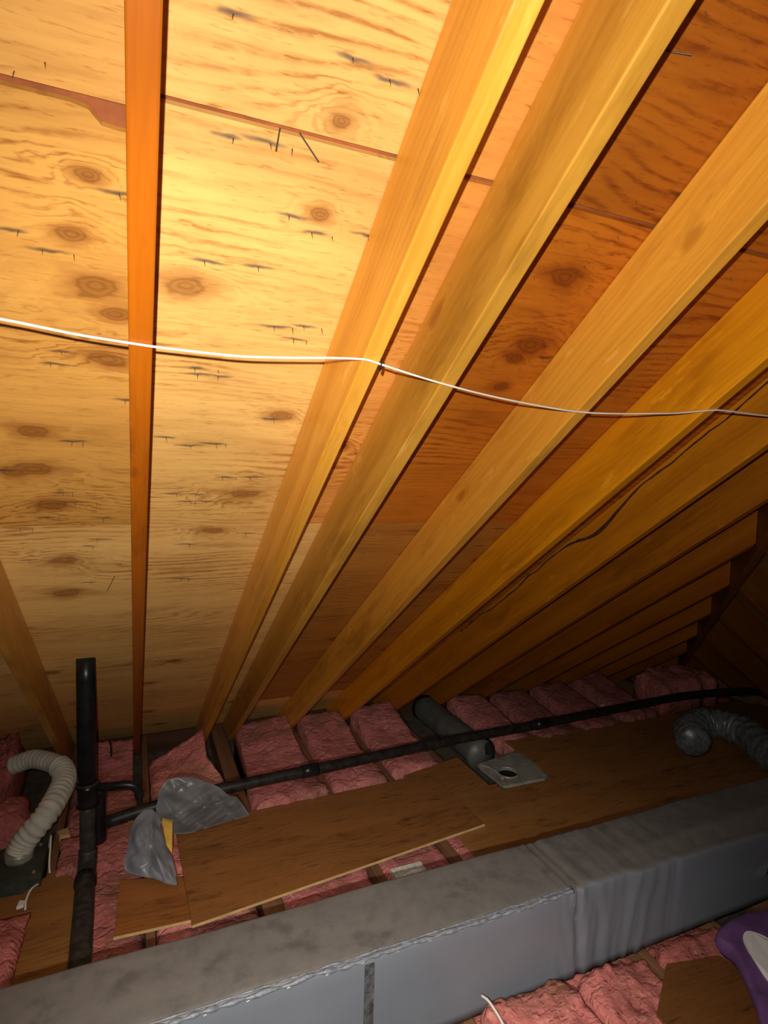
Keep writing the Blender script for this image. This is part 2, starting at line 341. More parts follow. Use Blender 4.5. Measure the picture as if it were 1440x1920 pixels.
tints = [(1, 1, 1, 1), (0.93, 0.92, 0.88, 1), (1.0, 0.96, 0.92, 1), (0.9, 0.9, 0.9, 1)]
for i in range(6):
    cuts = [XL] + butts[i] + [EAVE + HIP]
    for j in range(len(cuts) - 1):
        u0, u1, h0, h1 = cuts[j] + 0.0012, cuts[j + 1] - 0.0012, rows[i] + 0.0004, rows[i + 1] - 0.0004
        top = None
        if i == 1:   # the open joint above the cable: sheets do not quite meet and slope a little
            if j == 0: top = [(u0, h0), (u1, h0), (u1, 0.9545), (u0, 0.955)]
            else: top = [(u0, h0), (u1, h0), (u1, 0.930), (u0, 0.9325)]
        if i == 2:
            if j == 0: top = [(u0, 0.9655), (-0.085, 0.9665), (-0.062, 0.970), (-0.045, 0.985), (-0.02, 0.987), (u1, 0.985), (u1, h1), (u0, h1)]
            else: top = [(u0, 0.9415), (u1, 0.9395), (u1, h1), (u0, h1)]
        kn, st = feat(KN, u0, u1, h0, h1), [(a, b, 0.028 + 0.022 * ((k * 37) % 10) / 10) for k, (a, b) in enumerate(feat(ST, u0, u1, h0, h1))]
        mat = plywood('plywood_%d_%d' % (i, j), DK, LT, kn, st, randknots=False) if (len(kn) + len(st) > 3) else 'ply'
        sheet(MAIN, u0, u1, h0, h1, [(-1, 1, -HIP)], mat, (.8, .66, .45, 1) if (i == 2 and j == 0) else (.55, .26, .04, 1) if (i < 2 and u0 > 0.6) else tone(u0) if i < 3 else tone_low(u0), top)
for i in range(5):
    a, b = rows[i + 1] if i else YR, rows[i + 2] if i < 4 else EAVE
    sheet(END, 2 * YR - EAVE, 0.7, a, b - 0.002, [(-1, 1, 0), (1, 1, 2 * YR)], 'ply', (.36, .26, .16, 1))  # dark tint puts the hip end's shade into the sheets
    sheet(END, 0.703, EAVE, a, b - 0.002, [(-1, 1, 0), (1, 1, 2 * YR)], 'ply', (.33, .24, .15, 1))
    sheet(BACK, XL, EAVE + HIP, a, b - 0.002, [(-1, 1, -HIP)], 'ply', tints[(i + 2) % 4])

# nail points that came through the deck: short spikes under the sheathing
nv, nf = [], []
def spike(base, tip, r=0.0013):
    k = len(nv); b, t = Vector(base), Vector(tip); a = (t - b).cross(Vector((0.3, 0.9, 0.2))).normalized() * r; c = (t - b).normalized().cross(a)
    nv.extend([b + a, b + c, b - a, b - c, t]); nf.extend([[k, k + 1, k + 4], [k + 1, k + 2, k + 4], [k + 2, k + 3, k + 4], [k + 3, k, k + 4]])
mo = PO[id(MAIN)]
def mp(u, v, w): return MAIN.at(mo, u, v * Co, w)
for (u, v) in ST:
    for k in range(1 if R.random() < 0.6 else 2):
        du = R.uniform(-.012, .012) + k * 0.035
        spike(mp(u + du, v, 0.002), mp(u + du + R.uniform(-.003, .003), v + 0.004, -R.uniform(0.010, 0.018)))
for bay in range(1, 11):
    for _ in range(16):
        u = 0.638 + 0.4064 * (bay - 1) + R.uniform(0.04, 0.33); v = R.uniform(0.5, 4.9)
        if v * Co > u - HIP + 0.15: spike(mp(u, v, 0.002), mp(u, v + 0.003, -R.uniform(0.008, 0.016)))
np_ = mk('nail_points', nv, nf, M['steel'], ceil_o); np_['kind'] = 'stuff'
for a, b in (((0.209, 0.9355, 2.424), (0.206, 0.950, 2.395)), ((0.240, 0.935, 2.424), (0.270, 0.93, 2.385)), ((-0.0675, 2.2396, 1.51), (-0.095, 2.34, 1.44)), ((0.783, 0.720, 2.574), (0.815, 0.70, 2.565))):
    v, f = tube(lin(a, b, 2), 0.0013, 6); mk('bent_nail', v, f, M['steel'], ceil_o)

# ------------------------------------------------------------------ rafters
RX = [-0.385 - 0.4064 * k for k in (3, 2, 1)] + [-0.385, 0.0275, 0.445] + [0.638 + 0.4064 * k for k in range(11)]
RL = ['rafter beyond the left edge, third out from the ribbed hose', 'rafter beyond the left edge, second out from the ribbed hose', 'rafter beyond the left edge, next out from the ribbed hose',
      'rafter standing behind the white ribbed hose in the lower left corner',
      'orange rafter seen edge-on, alone beside the black vent stack',
      'bright rafter with the small hook where the white cable kinks',
      'rafter set close beside the hooked rafter, their feet almost touching',
      'rafter with an oval knot on its face, first one past the close-set pair',
      'rafter whose lower edge the white cable follows last before leaving the picture',
      'rafter with a rough bark edge along its top, next past the cable\'s last crossing',
      'plain dim rafter below the rough-edged one, last to leave the picture whole',
      'longest rafter ending on the dark hip beam at the right',
      'second longest rafter ending on the dark hip beam', 'third longest rafter ending on the dark hip beam',
      'fourth longest rafter ending on the dark hip beam', 'short jack rafter at the far hip corner, longer of the last two', 'shortest jack rafter at the far hip corner, last of the row']
TI = [(1, 1, 1, 1), (1, .95, .9, 1), (1, 1, 1, 1), (0.9, .85, .8, 1), (0.50, 0.24, 0.012, 1), (1.08, 0.98, 0.75, 1), (0.84, 0.78, 0.6, 1), (1.2, 1.05, 0.75, 1), (1.2, 0.9, 0.12, 1), (0.85, 0.58, 0.10, 1), (0.62, 0.4, 0.1, 1), (0.5, 0.3, .09, 1)]  # far rafters go darker and redder: light falloff painted as tint
def rafter(xr, label, col):
    xl = xr - 0.038; vs2 = []
    pr = []
    for x in (xl, xr):
        yu = YR + 0.02 if x - HIP < YR else x - HIP + 0.03
        pr.append([(x, yu, zb(yu)), (x, 4.083, 0.0), (x, 4.36, 0.0), (x, 4.36, zr(4.36) - 0.002), (x, yu, zr(yu) - 0.002)])
    v = pr[0] + pr[1]; f = [[0, 1, 2, 3, 4], [9, 8, 7, 6, 5]] + [[i, (i + 1) % 5, 5 + (i + 1) % 5, 5 + i] for i in range(5)]
    o = mk('rafter', v, f, M['rafter'], origin=(xr - 0.019, 4.083, 0.0), rot=Matrix(((0, 1, 0), (Co, 0, S), (-S, 0, Co))) if False else Matrix((Vector((0, Co, -S)), Vector((-1, 0, 0)), Vector((0, S, Co)))).transposed())
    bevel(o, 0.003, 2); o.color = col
    return tag(o, label, 'rafter', 'rafters of the main slope')
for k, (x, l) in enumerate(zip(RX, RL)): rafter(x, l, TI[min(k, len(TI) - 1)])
# ragged bark left on the upper edge of one rafter
wv = []
for k in range(70):
    y = 1.0 + 2.0 * k / 69; d = 0.012 + 0.03 * max(0, nz(y, 0, 4.4, 3.0, 3)) + 0.05 * math.exp(-((y - 1.9) / 0.14) ** 2)
    wv.append(Vector((1.857 - 0.0385, y, zr(y) - d / Co)))
v, f = tube(wv, 0.0055, 6, lambda i, a: 0.35 + 1.3 * abs(nz(i * 0.5, a, 0, 1.0, 2)) + 1.1 * math.exp(-((i - 31) / 4) ** 2))
ro = [o_ for o_ in bpy.data.objects if o_.get('label') == RL[9]][0]
bk = mk('bark_strip', v, f, M['bark'], smooth=True); bk.parent = ro; bk.matrix_parent_inverse = Matrix.LocRotScale(ro.location, ro.rotation_euler, None).inverted(); bk['label'] = 'dark ragged bark edge'
# hip beam
h = 0.019 / math.sqrt(2)
def hb(y, dz, s): return (y + HIP + s * h, y - s * h, zr(y) - 0.022 - dz)
v = [hb(YR, 0, -1), hb(YR, 0, 1), hb(YR, .25, 1), hb(YR, .25, -1), hb(4.25, 0, -1), hb(4.25, 0, 1), hb(4.25, .25, 1), hb(4.25, .25, -1)]
hd = Vector((1, 1, -T)).normalized(); hs = Vector((1, -1, 0)).normalized()
o = mk('hip_beam', v, [[0, 1, 2, 3], [7, 6, 5, 4], [0, 4, 5, 1], [1, 5, 6, 2], [2, 6, 7, 3], [3, 7, 4, 0]], M['rafter'], origin=(HIP + 4, 4, zr(4) - .27), rot=Matrix((hd, hs, hd.cross(hs))).transposed())
o.color = (0.26, 0.16, 0.1, 1); tag(bevel(o), 'dark diagonal hip beam where the rafter ends stop at the right', 'beam')  # same rafter wood, its shaded side put in as a dark tint
# jack rafters of the hip end
JL = ['hip-end jack rafter highest on the dark slope at the right edge', 'hip-end jack rafter second highest on the dark right slope', 'hip-end jack rafter third highest on the dark right slope', 'hip-end jack rafter third from the far corner', 'hip-end jack rafter second from the far corner', 'hip-end jack rafter nearest the far corner']
for k in range(6):
    y0 = 1.75 + 0.4064 * k; pr = []
    for y in (y0, y0 + 0.038):
        xu = y + HIP + 0.03
        def q(x, d): return (x, y, CAMZ + (d - S * (x - HIP)) / Co)
        pr.append([q(xu, DB), (4.083 + HIP, y, 0), (4.36 + HIP, y, 0), q(4.36 + HIP, DR - .003), q(xu, DR - .003)])
    o = mk('jack_rafter', pr[0] + pr[1], [[0, 1, 2, 3, 4], [9, 8, 7, 6, 5]] + [[i, (i + 1) % 5, 5 + (i + 1) % 5, 5 + i] for i in range(5)], M['rafter'], origin=(4.083 + HIP, y0 + .019, 0),
           rot=Matrix((Vector((Co, 0, -S)), Vector((0, 1, 0)), Vector((S, 0, Co)))).transposed())
    bevel(o, 0.004, 1); o.color = (0.34, 0.22, 0.12, 1); tag(o, JL[k], 'rafter', 'jack rafters of the hip end')  # rafter wood tinted dark, shade of the hip end in the colour

# ------------------------------------------------------------------ setting: floor and walls
v, f = box(XL, EAVE + HIP, 2 * YR - EAVE, EAVE, -0.155, -0.142)
tag(mk('floor', v, f, M['gypsum']), kind='structure')
v, f = box(XL, EAVE + HIP + 0.02, EAVE - 0.04, EAVE + 0.02, -0.155, 0.0); wf = mk('wall_front', v, f, M['joist']); wf.color = (.35, .3, .3, 1); tag(wf, kind='structure')
v, f = box(EAVE + HIP - 0.04, EAVE + HIP + 0.02, 2 * YR - EAVE, EAVE - 0.042, -0.155, 0.0); tag(mk('wall_right', v, f, M['joist']), kind='structure')
v, f = prism([(XL, EAVE, -0.155), (XL, EAVE, zr(EAVE)), (XL, YR, zr(YR) + .02), (XL, 2 * YR - EAVE, zr(EAVE)), (XL, 2 * YR - EAVE, -0.155)], (-0.03, 0, 0))
tag(mk('wall_left', v, f, M['board']), kind='structure')

# ------------------------------------------------------------------ ceiling joists
JX = [(-1.60, -1.562), (-1.194, -1.156), (-0.788, -0.75), (-0.383, -0.347), (0.037, 0.075), (0.508, 0.598)] + [(0.642 + 0.4064 * k, 0.680 + 0.4064 * k) for k in range(1, 11)]
JL = ['ceiling joist out beyond the left edge, third left of the scrap of plywood', 'ceiling joist out beyond the left edge, second left of the scrap of plywood', 'ceiling joist at the left edge, first left of the green box',
      'ceiling joist under the left scrap of plywood, by the green box', 'ceiling joist showing beside the dark gap under the small plywood scrap', 'wide doubled ceiling joist between two pink batts, below the close-set rafters',
      'ceiling joist at the foot of the rafter with the oval knot', 'ceiling joist between the two pink batts left of the grey round duct', 'ceiling joist along the left side of the grey round duct',
      'ceiling joist along the right side of the grey round duct'] + ['ceiling joist under the dim pink batts, %s to the right of the grey round duct' % w for w in ('second', 'third', 'fourth', 'fifth', 'sixth', 'seventh')]
for (a, b), l in zip(JX, JL):
    v, f = box(a, b, -0.6, 4.37, -0.142, 0.0)
    o = mk('ceiling_joist', v, f, M['joist'], origin=((a + b) / 2, 2, -0.142), rot=Matrix(((0, -1, 0), (1, 0, 0), (0, 0, 1))))
    tag(bevel(o, .003, 1), l, 'joist', 'ceiling joists')

# ------------------------------------------------------------------ insulation batts
def batt(x0, x1, y0, y1, top, label, seed, zbot=-0.138, res=0.03, amp=0.018, hf=None, col=(1, 1, 1, 1), yw=0.03, shear=0.0, sq=None):
    nx, ny = max(8, int((x1 - x0) / res)), max(8, int((y1 - y0) / res)); v, f = [], []
    for j in range(ny + 1):
        for i in range(nx + 1):
            s, t = i / nx, j / ny
            e0 = nz(seed, t * (y1 - y0) * 5, 0, 1.5, 4) * 0.022; ew = nz(seed + 9, s * 3, 0, 2.0) * yw
            x = x0 + (x1 - x0) * s; y = y0 + ew + (y1 - y0 - ew) * t + shear * s
            x += (0.5 - abs(s - 0.5) < 0.06) * e0
            if sq:
                w_ = min(1, max(0, (y - 3.35) / 0.25)); a_, b_ = x0 + (sq[0] - x0) * w_, x1 + (sq[1] - x1) * w_; x = min(max(x, a_ + 0.002 + s * .001), b_ - 0.002 - (1 - s) * .001)
            z = (hf(s, t) if hf else top)
            z += amp * nz(x * 1.0 + seed, y * 1.0, seed, 4.0, 4) + amp * 0.45 * nz(x * 1.7, y + seed, 3.1 * seed, 17.0, 4) + 0.004 * nz(x * 2, y * 1.2, seed, 60.0, 2)
            d = min(s * (x1 - x0), (1 - s) * (x1 - x0), t * (y1 - y0) * 1.0, (1 - t) * (y1 - y0))
            z -= 0.03 * max(0, 1 - d / 0.03) ** 2
            v.append((x, y, max(z, zbot + 0.02)))
    w = nx + 1; n = len(v)
    for j in range(ny):
        for i in range(nx): f.append([j * w + i, j * w + i + 1, (j + 1) * w + i + 1, (j + 1) * w + i])
    loop = [i for i in range(nx + 1)] + [j * w + nx for j in range(1, ny + 1)] + [ny * w + i for i in range(nx - 1, -1, -1)] + [j * w for j in range(ny - 1, 0, -1)]
    for k in loop: p = v[k]; v.append((p[0], p[1], zbot))
    m = len(loop)
    for k in range(m): f.append([loop[k], loop[(k + 1) % m], n + (k + 1) % m, n + k])
    f.append([n + k for k in range(m)])
    o = mk('insulation_batt', v, f, M['pink'], smooth=True); o.color = col
    return tag(o, label, 'insulation', 'pink insulation batts')
def step(lo, hi, c, wd): return lambda s, t: lo + (hi - lo) * min(1, max(0, (t - c) / wd))
ff_ = lambda s, t: (-0.035 if t < 0.6 else min(0.05, -0.035 + (t - 0.6) * 1.2)) + max(0, t - 0.74) / 0.26 * (0.24 * s ** 1.2)
batt(-0.343, 0.034, 2.0, 4.1, -0.02, 'dim flat pink batt lying under and around the black vent stack', 1.3, amp=0.02, hf=lambda s, t: -0.035 + 0.055 * min(1, max(0, (t - .4) / .3)) + 0.11 * max(0, (t - .8) / .2), sq=(-0.343, -0.013), col=(1.0, .95, .92, 1))
batt(0.079, 0.505, 2.0, 3.88, 0.04, 'pink batt with its far corner pushed up against the hooked rafter', 2.7, hf=ff_, res=0.025, sq=(0.078, 0.404), col=(1.35, 1.35, 1.3, 1))
batt(0.602, 1.045, 3.13, 4.09, 0.05, 'pink batt with a bright folded front edge, behind the black drain pipe', 3.9, hf=lambda s, t: 0.04 + 0.05 * max(0, 1 - t * 5) * s + 0.09 * t * t * (0.7 + 0.6 * s), res=0.025, sq=(0.642, 1.004))
batt(1.088, 1.45, 3.17, 4.08, 0.05, 'pink batt left of the batt touching the grey round duct', 5.1, hf=lambda s, t: 0.03 + 0.1 * t * t, sq=(1.088, 1.410))
batt(1.492, 1.856, 3.24, 4.05, 0.05, 'pink batt lying against the left side of the grey round duct', 6.3, hf=lambda s, t: 0.03 + 0.13 * t * t * (0.8 + 0.3 * s), sq=(1.492, 1.817))
batt(2.306, 2.67, 3.36, 4.0, 0.08, 'bright pink slanting batt right of the grey round duct', 7.7, hf=lambda s, t: 0.05 + 0.10 * t - 0.03 * s, sq=(2.306, 2.630))
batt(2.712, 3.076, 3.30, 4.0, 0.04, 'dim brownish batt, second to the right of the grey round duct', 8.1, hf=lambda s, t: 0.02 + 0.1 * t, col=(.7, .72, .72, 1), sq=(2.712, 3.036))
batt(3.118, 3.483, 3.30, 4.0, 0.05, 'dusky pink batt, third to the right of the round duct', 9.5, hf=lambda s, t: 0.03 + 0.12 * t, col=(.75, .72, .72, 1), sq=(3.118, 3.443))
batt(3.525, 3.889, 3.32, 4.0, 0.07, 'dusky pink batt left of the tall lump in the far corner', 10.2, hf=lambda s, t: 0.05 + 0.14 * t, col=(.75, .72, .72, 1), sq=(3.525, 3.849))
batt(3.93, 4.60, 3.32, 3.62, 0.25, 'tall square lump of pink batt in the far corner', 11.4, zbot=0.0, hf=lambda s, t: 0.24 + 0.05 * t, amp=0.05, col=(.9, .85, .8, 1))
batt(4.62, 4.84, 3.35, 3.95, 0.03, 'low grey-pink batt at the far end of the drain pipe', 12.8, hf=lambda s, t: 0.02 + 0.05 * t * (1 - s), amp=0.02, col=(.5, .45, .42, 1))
batt(1.088, 1.45, 2.0, 2.62, -0.012, 'strip of pink batt showing along the front edge of the long plywood board', 13.5, amp=0.012)
batt(0.60, 1.045, 2.0, 2.6, -0.012, 'pink batt under the long plywood board, hardly showing', 14.2, amp=0.012)
batt(1.085, 1.452, 0.7, 1.90, 0.05, 'bright pink batt in front of the grey duct, beside the short white cable end', 15.9, hf=lambda s, t: (0.045 + 0.03 * t) if t < 0.745 else -0.04, res=0.02, amp=0.035, col=(1.15, 1.1, 1.05, 1))
batt(1.494, 1.858, 0.9, 1.90, 0.05, 'loose pink batt in front of the grey duct, sloping towards the brown board', 16.6, hf=lambda s, t: (0.01 + 0.07 * t - 0.03 * s) if t < 0.69 else -0.04, res=0.02, amp=0.035, col=(1.05, 1, .95, 1))
batt(1.90, 2.262, 0.9, 1.90, 0.02, 'brownish pink batt between the purple bag and the grey duct', 17.3, hf=lambda s, t: (-0.02 + 0.06 * t) if t < 0.69 else -0.045, amp=0.03, res=0.02, col=(.75, .68, .6, 1))
batt(-0.745, -0.41, 2.05, 2.69, 0.05, 'pink batt at the lower left edge in front of the plywood scrap', 18.4, hf=lambda s, t: 0.05 - 0.01 * t, amp=0.04, res=0.025, col=(1.05, 1, 1, 1), zbot=0.016)
batt(-0.345, -0.245, 2.93, 3.22, 0.03, 'small pink piece beside the vent stack, in front of the pale wood block', 19.7, zbot=0.0, amp=0.02, res=0.02, col=(1, .95, .95, 1))
batt(-0.745, -0.605, 2.86, 3.05, 0.06, 'torn pink tuft at the left edge in front of the green metal box', 20.2, hf=lambda s, t: 0.06, zbot=-0.13, amp=0.05, res=0.02)
batt(1.492, 1.856, 2.0, 2.72, -0.012, 'pink batt showing in the gap left of the large notched board', 21.6, amp=0.012)
batt(-1.152, -0.792, 1.9, 3.6, 0.03, 'pink batt out beyond the left edge, next to the torn heap', 22.7, sq=(-1.152, -0.83))
batt(-1.558, -1.198, 1.9, 3.6, 0.03, 'pink batt out beyond the left edge, second from the torn heap', 23.9, sq=(-1.558, -1.24))
# torn heap at the left
def blob(c, r, seed, amp=0.25, seg=(28, 18)):
    v, f = [], []; nu, nv_ = seg
    for j in range(nv_ + 1):
        for i in range(nu):
            th, ph = math.pi * j / nv_, 2 * math.pi * i / nu; d = Vector((math.sin(th) * math.cos(ph), math.sin(th) * math.sin(ph), math.cos(th)))
            d2 = Vector([math.copysign(abs(q) ** 0.75, q) for q in d]); k = 1 + amp * nz(*(d * 1.0 + Vector((seed, seed, 0))), 1.6, 4) + amp * .4 * nz(*(d + Vector((0, seed, seed))), 5.0, 3)
            v.append((c[0] + d2.x * r[0] * k, c[1] + d2.y * r[1] * k, c[2] + d2.z * r[2] * k))
    for j in range(nv_):
        for i in range(nu): f.append([j * nu + i, j * nu + (i + 1) % nu, (j + 1) * nu + (i + 1) % nu, (j + 1) * nu + i])
    return v, f
v, f = blob((-0.685, 3.78, 0.10), (0.085, 0.25, 0.21), 3.3)
o = mk('insulation_heap', v, f, M['pink'], smooth=True); o.color = (.72, .62, .6, 1); tag(o, 'dusty pink heap of torn insulation behind the end of the ribbed hose', 'insulation')
v, f = blob((-0.61, 3.28, 0.06), (0.125, 0.13, 0.165), 8.8)
o = mk('insulation_heap', v, f, M['pink'], smooth=True); o.color = (.85, .75, .75, 1); tag(o, 'dark pink lump of torn insulation in the crook of the ribbed hose', 'insulation')

# ------------------------------------------------------------------ plywood boards on the joists
def board(poly, z, th, label, col=(1, 1, 1, 1), tilt=None, edge=None):
    v, f = prism([(x, y, z) for x, y in poly], (0, 0, th))
    if tilt: v = [(p[0], p[1], p[2] + tilt(p)) for p in v]
    o = mk('plywood_board', v, f, M['board']); o.color = col
    if edge is not None:
        a, b = Vector((*poly[edge], z + 0.0005)), Vector((*poly[edge + 1], z + 0.0005)); d = b - a; nn = Vector((d.y, -d.x, 0)).normalized() * 0.0015
        v2, f2 = prism([a - nn * .2, b - nn * .2, b + nn, a + nn], (0, 0, th - 0.0004)); e_ = mk('lit_edge', v2, f2, M['palewood'], o); e_['label'] = 'pale strip for the lit front edge of the plywood'  # thin pale strip paints the light caught by the front edge
    return tag(bevel(o, .001, 1), label, 'board', 'plywood boards on the joists')
board([(1.56, 1.94), (4.06, 1.94), (4.06, 3.36), (2.44, 3.38), (2.44, 2.90), (1.995, 2.90), (1.995, 3.285), (1.55, 3.19)], 0.001, 0.012, 'large dim plywood board with a notch cut out for the metal flange plate', (1.15, 1.15, 1.1, 1))
board([(4.063, 1.94), (4.95, 1.94), (4.95, 3.2), (4.55, 3.42), (4.063, 3.40)], 0.001, 0.012, 'dark plywood board beyond the silver flexible duct', (.7, .66, .6, 1))
board([(0.213, 2.385), (1.735, 2.552), (1.718, 3.135), (0.59, 3.118), (0.192, 3.062)], 0.0135, 0.012, 'long plywood board with a pale front edge lying beside the grey duct', (1.05, 1, .95, 1), edge=0)
board([(-0.082, 2.452), (0.25, 2.432), (0.20, 2.72), (0.16, 2.74), (-0.066, 2.80)], 0.001, 0.012, 'small plywood scrap with two dark knots, tucked under the long board', (1.15, 1.0, .85, 1), edge=0)
board([(-0.74, 2.36), (-0.235, 2.30), (-0.245, 2.86), (-0.345, 2.985), (-0.46, 2.86), (-0.74, 2.88)], 0.001, 0.012, 'plywood scrap left of the black floor pipe, half under a pink batt', (1.1, 1.15, 1.1, 1))
board([(1.66, 1.36), (1.87, 1.50), (2.10, 1.45), (2.2, 0.8), (1.66, 0.8)], 0.035, 0.012, 'brown plywood scrap in front of the duct beside the purple bag', (.62, .55, .45, 1))

# ------------------------------------------------------------------ big rectangular duct
D = empty('insulated_duct', (1.3, 1.77, 0.0), 'long grey jacketed rectangular air duct with a stapled seam, lying across the joists', 'duct')
def ductmesh():
    xs = []; x = -2.3
    while x < 4.3: xs.append(x); x += 0.012 if 1.35 < x < 2.3 else 0.04
    v, f = [], []; prof = []
    y0, y1, H = 1.622, 1.925, 0.362
    r = 0.022
    def arc(cx_, cz_, a0, a1, n=4): return [(cx_ + r * math.cos(a0 + (a1 - a0) * k / n), cz_ + r * math.sin(a0 + (a1 - a0) * k / n)) for k in range(n + 1)]
    for k in range(9): prof.append((y0, 0.003 + (H - r - 0.003) * k / 9))
    prof += arc(y0 + r, H - r, math.pi, math.pi / 2)
    for k in range(1, 8): prof.append((y0 + r + (y1 - y0 - 2 * r) * k / 8, H))
    prof += arc(y1 - r, H - r, math.pi / 2, 0); prof.append((y1, 0.003))
    m = len(prof)
    for x in xs:
        for (y, z) in prof:
            sag = 0.006 * nz(x, y * 2, z * 2, 2.2, 2)
            fold = 0.0
            if 1.42 < x < 2.2:
                env = math.exp(-((x - 1.56) / 0.10) ** 2) + 0.7 * math.exp(-((x - 1.80) / 0.11) ** 2) + 0.35 * math.exp(-((x - 2.05) / .06) ** 2)
                w_ = x * 26 + 3.2 * (z - 0.18) * (1 if x < 1.7 else -1.4) + 1.1 * nz(x * 3, z * 2.5, 1.0, 1.5, 2)
                fold = env * 0.017 * (nz(w_, z * 0.9, 4.0, 1.0, 3) - 0.7 * max(0, nz(w_ * 0.6 + 5, z * 1.6, 9.0, 1.0, 2)))
            bulge = 0.010 * math.exp(-((x - 1.535) / 0.012) ** 2)
            end = 0.06 * max(0, (x - 1.6) / 1.6) if z > H * 0.5 and y < 1.7 else 0.0
            yy = y + (sag * 0.6 + fold + bulge if y < 1.64 else 0) ; zz = z + (sag + 0.5 * fold if z > 0.33 else 0) - min(end, 0.075)
            v.append((x, yy, max(zz, 0.002)))
    for i in range(len(xs) - 1):
        for k in range(m - 1): f.append([i * m + k, i * m + k + 1, (i + 1) * m + k + 1, (i + 1) * m + k])
        f.append([i * m + m - 1, i * m, (i + 1) * m, (i + 1) * m + m - 1])
    f += [list(range(m)), [(len(xs) - 1) * m + k for k in range(m)]]
    return v, f
v, f = ductmesh(); mk('jacket', v, f, M['duct'], D, smooth=True)
# the stapled lap seam along the upper front edge
path = []; x = -2.2
while x < 1.52: path.append((x, 1.621 + 0.004 * nz(x, 0, 0, 14.0, 2), 0.352 + 0.011 * nz(x, 3, 0, 9.0, 3))); x += 0.012
v, f = tube(path, 0.0062, 6, lambda i, a: 0.5 + 0.85 * abs(math.sin(i * 0.55 + 2 * math.sin(i * 0.13)))); mk('lap_seam', v, f, M['seam'], D, smooth=True)
path = [(x_, 1.628 + 0.004 * nz(x_, 7, 0, 20.0, 2), 0.362 + 0.004 * nz(x_, 5, 0, 12.0, 2)) for x_ in [-2.2 + 0.015 * k for k in range(248)]]
v, f = tube(path, 0.0035, 6, lambda i, a: 0.4 + 0.8 * abs(math.sin(i * 0.4))); mk('lap_seam', v, f, M['seam'], D, smooth=True)
v, f = box(0.668, 0.700, 1.6135, 1.6185, 0.01, 0.335); o = mk('tape_strip', v, f, M['tape'], D); o['label'] = 'dark tape strip across the front of the duct'
k_ = 0
for x in [0.05 + 0.12 * k for k in range(12)]:
    v, f = tube([(x, 1.6165, 0.345), (x + 0.006, 1.612, 0.349), (x + 0.014, 1.612, 0.351), (x + 0.02, 1.6165, 0.349)], 0.0014, 5)
    mk('staple', v, f, M['galv'], D)

# ------------------------------------------------------------------ white cable under the rafters
ax = [(-1.21, 1.02), (-1.0, 1.0), (-0.80, 1.035), (-0.6, 1.03), (-0.40, 1.055), (-0.30, 1.06), (-0.191, 1.066), (-0.09, 1.078), (-0.003, 1.084), (0.037, 1.086), (0.105, 1.0872), (0.175, 1.087), (0.26, 1.080), (0.342, 1.071), (0.39, 1.067), (0.417, 1.067), (0.448, 1.073), (0.55, 1.093), (0.647, 1.109), (0.72, 1.119), (0.80, 1.128), (0.941, 1.140), (1.036, 1.143), (1.152, 1.137), (1.25, 1.128), (1.322, 1.121), (1.432, 1.102), (1.47, 1.0995), (1.522, 1.1), (1.661, 1.103), (1.86, 1.10), (2.2, 1.12)]
path = smoothpath([(x, y, zb(y) - 0.0035) for x, y in ax], 5)
v, f = tube(path, 0.0022, 8); tag(mk('cable', v, f, M['cable'], smooth=True), 'thin white cable strung along the undersides of the rafters', 'cable')
v, f = tube(smoothpath([(0.4465, 1.073, zb(1.073) + 0.012), (0.4465, 1.073, zb(1.073) - 0.006), (0.4485, 1.081, zb(1.081) - 0.007), (0.4505, 1.088, zb(1.088) + 0.003)], 4), 0.0028, 6)
tag(mk('cable_hook', v, f, M['black'], smooth=True), 'small dark hook holding the white cable where it kinks', 'hook')

# ------------------------------------------------------------------ black vent stack
P = empty('vent_stack', (-0.205, 2.96, -0.02), 'black plastic vent stack rising to the roof, with branch fittings at its foot', 'pipe')
v, f = tube(lin((-0.209, 2.955, 0.36), (-0.211, 2.955, 1.02), 6), 0.0415, 24); mk('upper_pipe', v, f, M['black'], P, smooth=True)
v, f = tube(lin((-0.207, 2.955, 0.315), (-0.208, 2.955, 0.42), 4), 0.0475, 24, lambda i, a: 1.04 if i in (0, 1, 4) else 1.0); mk('coupling', v, f, M['black'], P, smooth=True)
v, f = tube(lin((-0.208, 2.955, 0.418), (-0.208, 2.955, 0.424), 1), 0.0496, 24); mk('clamp_ring', v, f, M['dusty'], P, smooth=True)
v, f = tube(lin((-0.207, 2.948, 0.05), (-0.207, 2.948, 0.33), 6), 0.0345, 20); mk('lower_pipe', v, f, M['dusty'], P, smooth=True)
v, f = tube(lin((-0.168, 3.005, 0.10), (-0.168, 3.005, 0.37), 6), 0.034, 20, lambda i, a: 1.12 if i in (0, 1, 5, 6) else 1.0); mk('branch_fitting', v, f, M['black'], P, smooth=True)
v, f = tube(smoothpath([(-0.20, 3.0, 0.372), (-0.10, 2.965, 0.378), (-0.05, 2.955, 0.380), (-0.012, 2.95, 0.372), (0.010, 2.947, 0.350), (0.018, 2.945, 0.315)], 5), 0.0205, 14); mk('elbow_branch', v, f, M['black'], P, smooth=True)
v, f = tube(smoothpath([(-0.207, 2.948, 0.10), (-0.208, 2.935, 0.05), (-0.209, 2.89, 0.032), (-0.209, 2.82, 0.03), (-0.200, 2.55, 0.032), (-0.190, 2.2, 0.035), (-0.185, 1.95, 0.036)], 6), 0.0405, 20); mk('floor_pipe', v, f, M['dusty'], P, smooth=True)
v, f = tube(smoothpath([(-0.209, 2.845, 0.0305), (-0.208, 2.80, 0.0305)], 2), 0.0465, 20); mk('pipe_coupling', v, f, M['black'], P, smooth=True)
